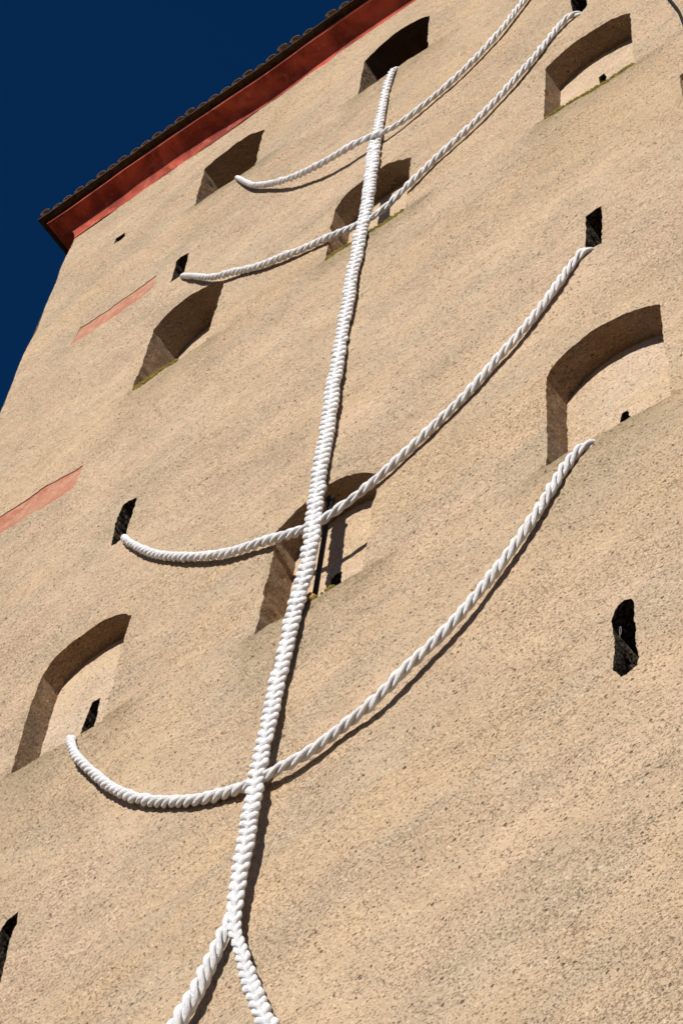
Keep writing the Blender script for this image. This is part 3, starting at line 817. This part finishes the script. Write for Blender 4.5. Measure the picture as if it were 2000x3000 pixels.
# wire loop in the tall slit at the right
def tube(points, radius, mat, name, seg=8):
    vs, fs = [], []
    P = [Vector(p) for p in points]
    ref = Vector((0, -1, 0))
    for i, p in enumerate(P):
        d = (P[min(i + 1, len(P) - 1)] - P[max(i - 1, 0)]).normalized()
        a = d.cross(ref).normalized(); b = d.cross(a)
        for s in range(seg): vs.append(tuple(p + (a * math.cos(s * math.tau / seg) + b * math.sin(s * math.tau / seg)) * radius))
    for i in range(len(P) - 1):
        for s in range(seg):
            t = (s + 1) % seg
            fs.append((i * seg + s, i * seg + t, (i + 1) * seg + t, (i + 1) * seg + s))
    return mesh_obj(name, vs, fs, mat, None, True)
M_WIRE = simple('galvanised_wire', (0.12, 0.125, 0.10), (0.18, 0.18, 0.15), 30.0, 0.5, 0.0005, 80)
lp = [(-.5945 * u + .006 * math.cos(t) + .005 * math.sin(t), Y0 + .03 - .006 * math.sin(t), 1.7330 * u + 1.6 + .030 * math.sin(t)) for t in [(-1.7 + i * math.tau / 22) for i in range(23)]]
lp[0] = (lp[0][0] - .012, Y0 + .04, lp[0][2] - .02)
wl = tube(lp, .0025, M_WIRE, 'wire_loop', 6)
tag(wl, 'small loop of grey wire in the tall dark slit at the right', 'wire')

# black cable, upper right
cp = [(-.5080, 4.075), (-.5060, 3.900), (-.5020, 3.700), (-.4960, 3.540), (-.4860, 3.420), (-.4740, 3.330), (-.4637, 3.2560), (-.4559, 3.2080), (-.4505, 3.1740), (-.4480, 3.1491), (-.4466, 3.1300), (-.4440, 3.09), (-.4400, 3.02), (-.4330, 2.90), (-.425, 2.7), (-.415, 2.4), (-.41, 1.9), (-.41, 1.3), (-.41, .6)]
cpts = spline(cp, .006)
cable = tube([(p.x * u, Y0 - .035, p.y * u + 1.6) for p in cpts], .0145, M_CABLE, 'cable', 8)
tag(cable, 'thin black cable curving down the plaster in the top right corner', 'cable')

# ------------------------------------------------------------------ ropes
def smooth_path(pts, step=0.02, it=2):
    P = [Vector(p) for p in pts]
    for _ in range(it):
        Q = [P[0]]
        for i in range(1, len(P) - 1): Q.append(P[i] * .5 + (P[i - 1] + P[i + 1]) * .25)
        Q.append(P[-1]); P = Q
    E = [P[0] * 2 - P[1]] + P + [P[-1] * 2 - P[-2]]
    out = []
    for i in range(1, len(E) - 2):
        n = max(1, int((E[i + 1] - E[i]).length / step * 1.2))
        for j in range(n):
            t = j / n
            a, b, c, d = E[i - 1], E[i], E[i + 1], E[i + 2]
            out.append(0.5 * ((2 * b) + (c - a) * t + (2 * a - 5 * b + 4 * c - d) * t * t + (3 * b - a - 3 * c + d) * t ** 3))
    out.append(E[-2].copy())
    # even spacing
    res = [out[0]]; acc = 0.0; last = out[0]
    for p in out[1:]:
        seg = (p - last).length
        while acc + seg >= step:
            r = (step - acc) / seg
            last = last + (p - last) * r
            res.append(last.copy())
            seg = (p - last).length; acc = 0.0
        acc += seg; last = p
    return res

def frames(P, lateral=None):
    """tangent, side and outward directions along the rope; outward points away from the wall"""
    out = []
    for i in range(len(P)):
        t = (P[min(i + 1, len(P) - 1)] - P[max(i - 1, 0)]).normalized()
        o = Vector((0, -1, 0)); o = (o - t * o.dot(t))
        o = o.normalized() if o.length > .05 else Vector((0, 0, 1))
        s = t.cross(o).normalized()
        out.append((t, s, o))
    return out

def sweep(center, radii, name, parent, seg=14, vscale=1.0):
    vs, fs, uv = [], [], []
    L = 0.0
    n = len(center)
    prev = None
    for i, p in enumerate(center):
        t = (center[min(i + 1, n - 1)] - center[max(i - 1, 0)]).normalized()
        if prev is None: a = t.orthogonal().normalized()
        else:
            a = prev - t * prev.dot(t)
            a = a.normalized() if a.length > 1e-4 else t.orthogonal().normalized()
        prev = a
        b = t.cross(a)
        if i: L += (p - center[i - 1]).length
        for s in range(seg + 1):
            an = s * math.tau / seg
            r = radii[i] * (1 + .05 * noise.noise(Vector((math.cos(an) * 1.5 + i * .13, math.sin(an) * 1.5, L * 9 + len(name) * 3))))
            vs.append(tuple(p + (a * math.cos(an) + b * math.sin(an)) * r))
            uv.append((s / seg, L * 4))
    m_ = seg + 1
    for i in range(n - 1):
        for s in range(seg):
            fs.append((i * m_ + s, i * m_ + s + 1, (i + 1) * m_ + s + 1, (i + 1) * m_ + s))
    fs.append(tuple(range(seg))[::-1]); fs.append(tuple((n - 1) * m_ + s for s in range(seg)))
    o = mesh_obj(name, vs, fs, M_ROPE, None, True, uvs=uv)
    child_keep(o, parent)
    return o

def twisted(P, radius, pitch, parent, seed, strands=3, name='strand', hand=1):
    """a laid rope; radius(i/n) outer radius, pitch(i/n) length of one turn"""
    F = frames(P)
    n = len(P)
    ph = [0.0]
    for i in range(1, n):
        ph.append(ph[-1] + hand * math.tau * (P[i] - P[i - 1]).length / (pitch(i / n) * (1 + .30 * noise.noise(Vector((i * .035, seed, 0))))))
    for k in range(strands):
        cen, rad = [], []
        for i, p in enumerate(P):
            R_ = radius(i / n) * (1 + .20 * noise.noise(Vector((i * .07, seed, 4))))
            t, s, o = F[i]
            a = ph[i] + k * math.tau / strands
            # each lump swells where it passes the outside
            sw = 1 + .50 * noise.noise(Vector((i * .11, seed + k * 5, 9)))
            rs = R_ * .465 * sw
            off = R_ * .575 * (1 + .16 * noise.noise(Vector((i * .16, seed + k * 9, 3))))
            cen.append(p + (s * math.cos(a) + o * math.sin(a)) * off)
            rad.append(rs)
        sweep(cen, rad, name, parent)

def braided(P, width, period, parent, seed):
    F = frames(P)
    n = len(P)
    ph = [0.0]
    for i in range(1, n):
        ph.append(ph[-1] + math.tau * (P[i] - P[i - 1]).length / (period(i / n) * (1 + .26 * noise.noise(Vector((i * .03, seed, 0))))))
    for k in range(5):
        cen, rad = [], []
        for i, p in enumerate(P):
            W = width(i / n)
            t, s, o = F[i]
            a = ph[i] + k * math.tau / 5
            sw = 1 + .56 * noise.noise(Vector((i * .09, seed + k * 5, 9)))
            tip = abs(math.sin(a))
            rs = W * (.152 + .040 * tip) * sw
            A = W * (.335 + .17 * noise.noise(Vector((i * .12, seed + k * 3, 2))))
            cen.append(p + s * (A * math.sin(a)) + o * (-W * BR_D * math.sin(2 * a)) + t * (BR_E * W * math.cos(2 * a)))
            rad.append(rs)
        sweep(cen, rad, 'strand', parent)
BR_D = .13
BR_E = -.20
def interp(tab, t):
    f = t * (len(tab) - 1); i = min(int(f), len(tab) - 2)
    return tab[i] + (tab[i + 1] - tab[i]) * (f - i)

# trunk and right leg form one continuous braid, the left leg is a laid rope
trunk = empty('braided_rope', (-6.2, 6.3, 0), 'thick white braided cloth rope hanging down the wall and forking at the bottom', 'rope')
full = BRAID[:-1] + LEG_R
last = Vector(LEG_R[-1]); dirn = (last - Vector(LEG_R[-4])).normalized()
ext_r = [tuple(last + dirn * t + Vector((0, -.02 * t, 0))) for t in (.3, .8, 1.4, 2.2)]
full_w = BRAID_W[:-1] + LEG_RW + [.112] * 4
PB = smooth_path(full + ext_r, .012, 1)
# widths by height
cum = [0.0]
fp = [Vector(p) for p in full + ext_r]
for a, b in zip(fp[:-1], fp[1:]): cum.append(cum[-1] + (b - a).length)
sw_ = [full_w[0]] + [(full_w[i - 1] + full_w[i] * 2 + full_w[i + 1]) / 4 for i in range(1, len(full_w) - 1)] + [full_w[-1]]
def bwidth(t):
    d = t * cum[-1]
    for i in range(len(cum) - 1):
        if cum[i + 1] >= d: return sw_[i] + (sw_[i + 1] - sw_[i]) * (d - cum[i]) / max(1e-6, cum[i + 1] - cum[i])
    return sw_[-1]
braided(PB, bwidth, lambda t: .435 if t < .88 else .52, trunk, 1)
lastL = Vector(LEG_L[-1]); dl = (lastL - Vector(LEG_L[-4])).normalized()
PL = smooth_path([tuple(Vector(BRAID[-3]) + Vector((0, .01, 0)))] + [tuple(Vector(BRAID[-1]) + Vector((-.012, .01, 0)))] + LEG_L + [tuple(lastL + dl * t) for t in (.3, .8, 1.4, 2.2)], .012, 1)
twisted(PL, lambda t: .030 + .020 * min(1, t * 3.5), lambda t: .30, trunk, 2)

rib_labels = ['topmost white twisted rope, rising from the high left niche past the braid',
              'white twisted rope from small left slit under the eaves, crossing just below the topmost rope',
              'white twisted rope sagging from middle left slit to the narrow dark slit at right',
              'white twisted rope hanging lowest, sagging from the lower left niche to the large right niche']
for i, (L, Rr, rl, rr) in enumerate(((RIB_LEFT_1, RIB_RIGHT_1, .037, .031), (RIB_LEFT_2, RIB_RIGHT_2, .038, .0325), (RIB_LEFT_3, RIB_RIGHT_3, .040, .0345), (RIB_LEFT_4, RIB_RIGHT_4, .0415, .037))):
    rib = empty('hanging_rope', tuple(L[2]), rib_labels[i], 'rope', 'ropes strung in sagging arcs across the wall')
    P = smooth_path(L + Rr, .010, 1)
    frac = len(smooth_path(L, .010, 1)) / len(P)
    P = [q + Vector((.010 * noise.noise(Vector((a * .022, i, 1))), .006 * noise.noise(Vector((a * .02, i, 5))), .012 * noise.noise(Vector((a * .022, i, 9))))) for a, q in enumerate(P)]
    twisted(P, (lambda rl, rr, fr: lambda t: rl * (.84 + .16 * min(1, t / fr * 2)) if t < fr else rr)(rl, rr, frac),
            (lambda fr: lambda t: (.215 + .065 * min(1, max(0, t / fr)) ) if t < fr else .315)(frac), rib, 10 + i)

# ------------------------------------------------------------------ ground
ground = mesh_obj('ground', [(-600, -600, 0), (600, -600, 0), (600, 600, 0), (-600, 600, 0)], [(0, 1, 2, 3)], M_GROUND)
tag(ground, 'pale sunlit square at the foot of the tower', kind='structure')
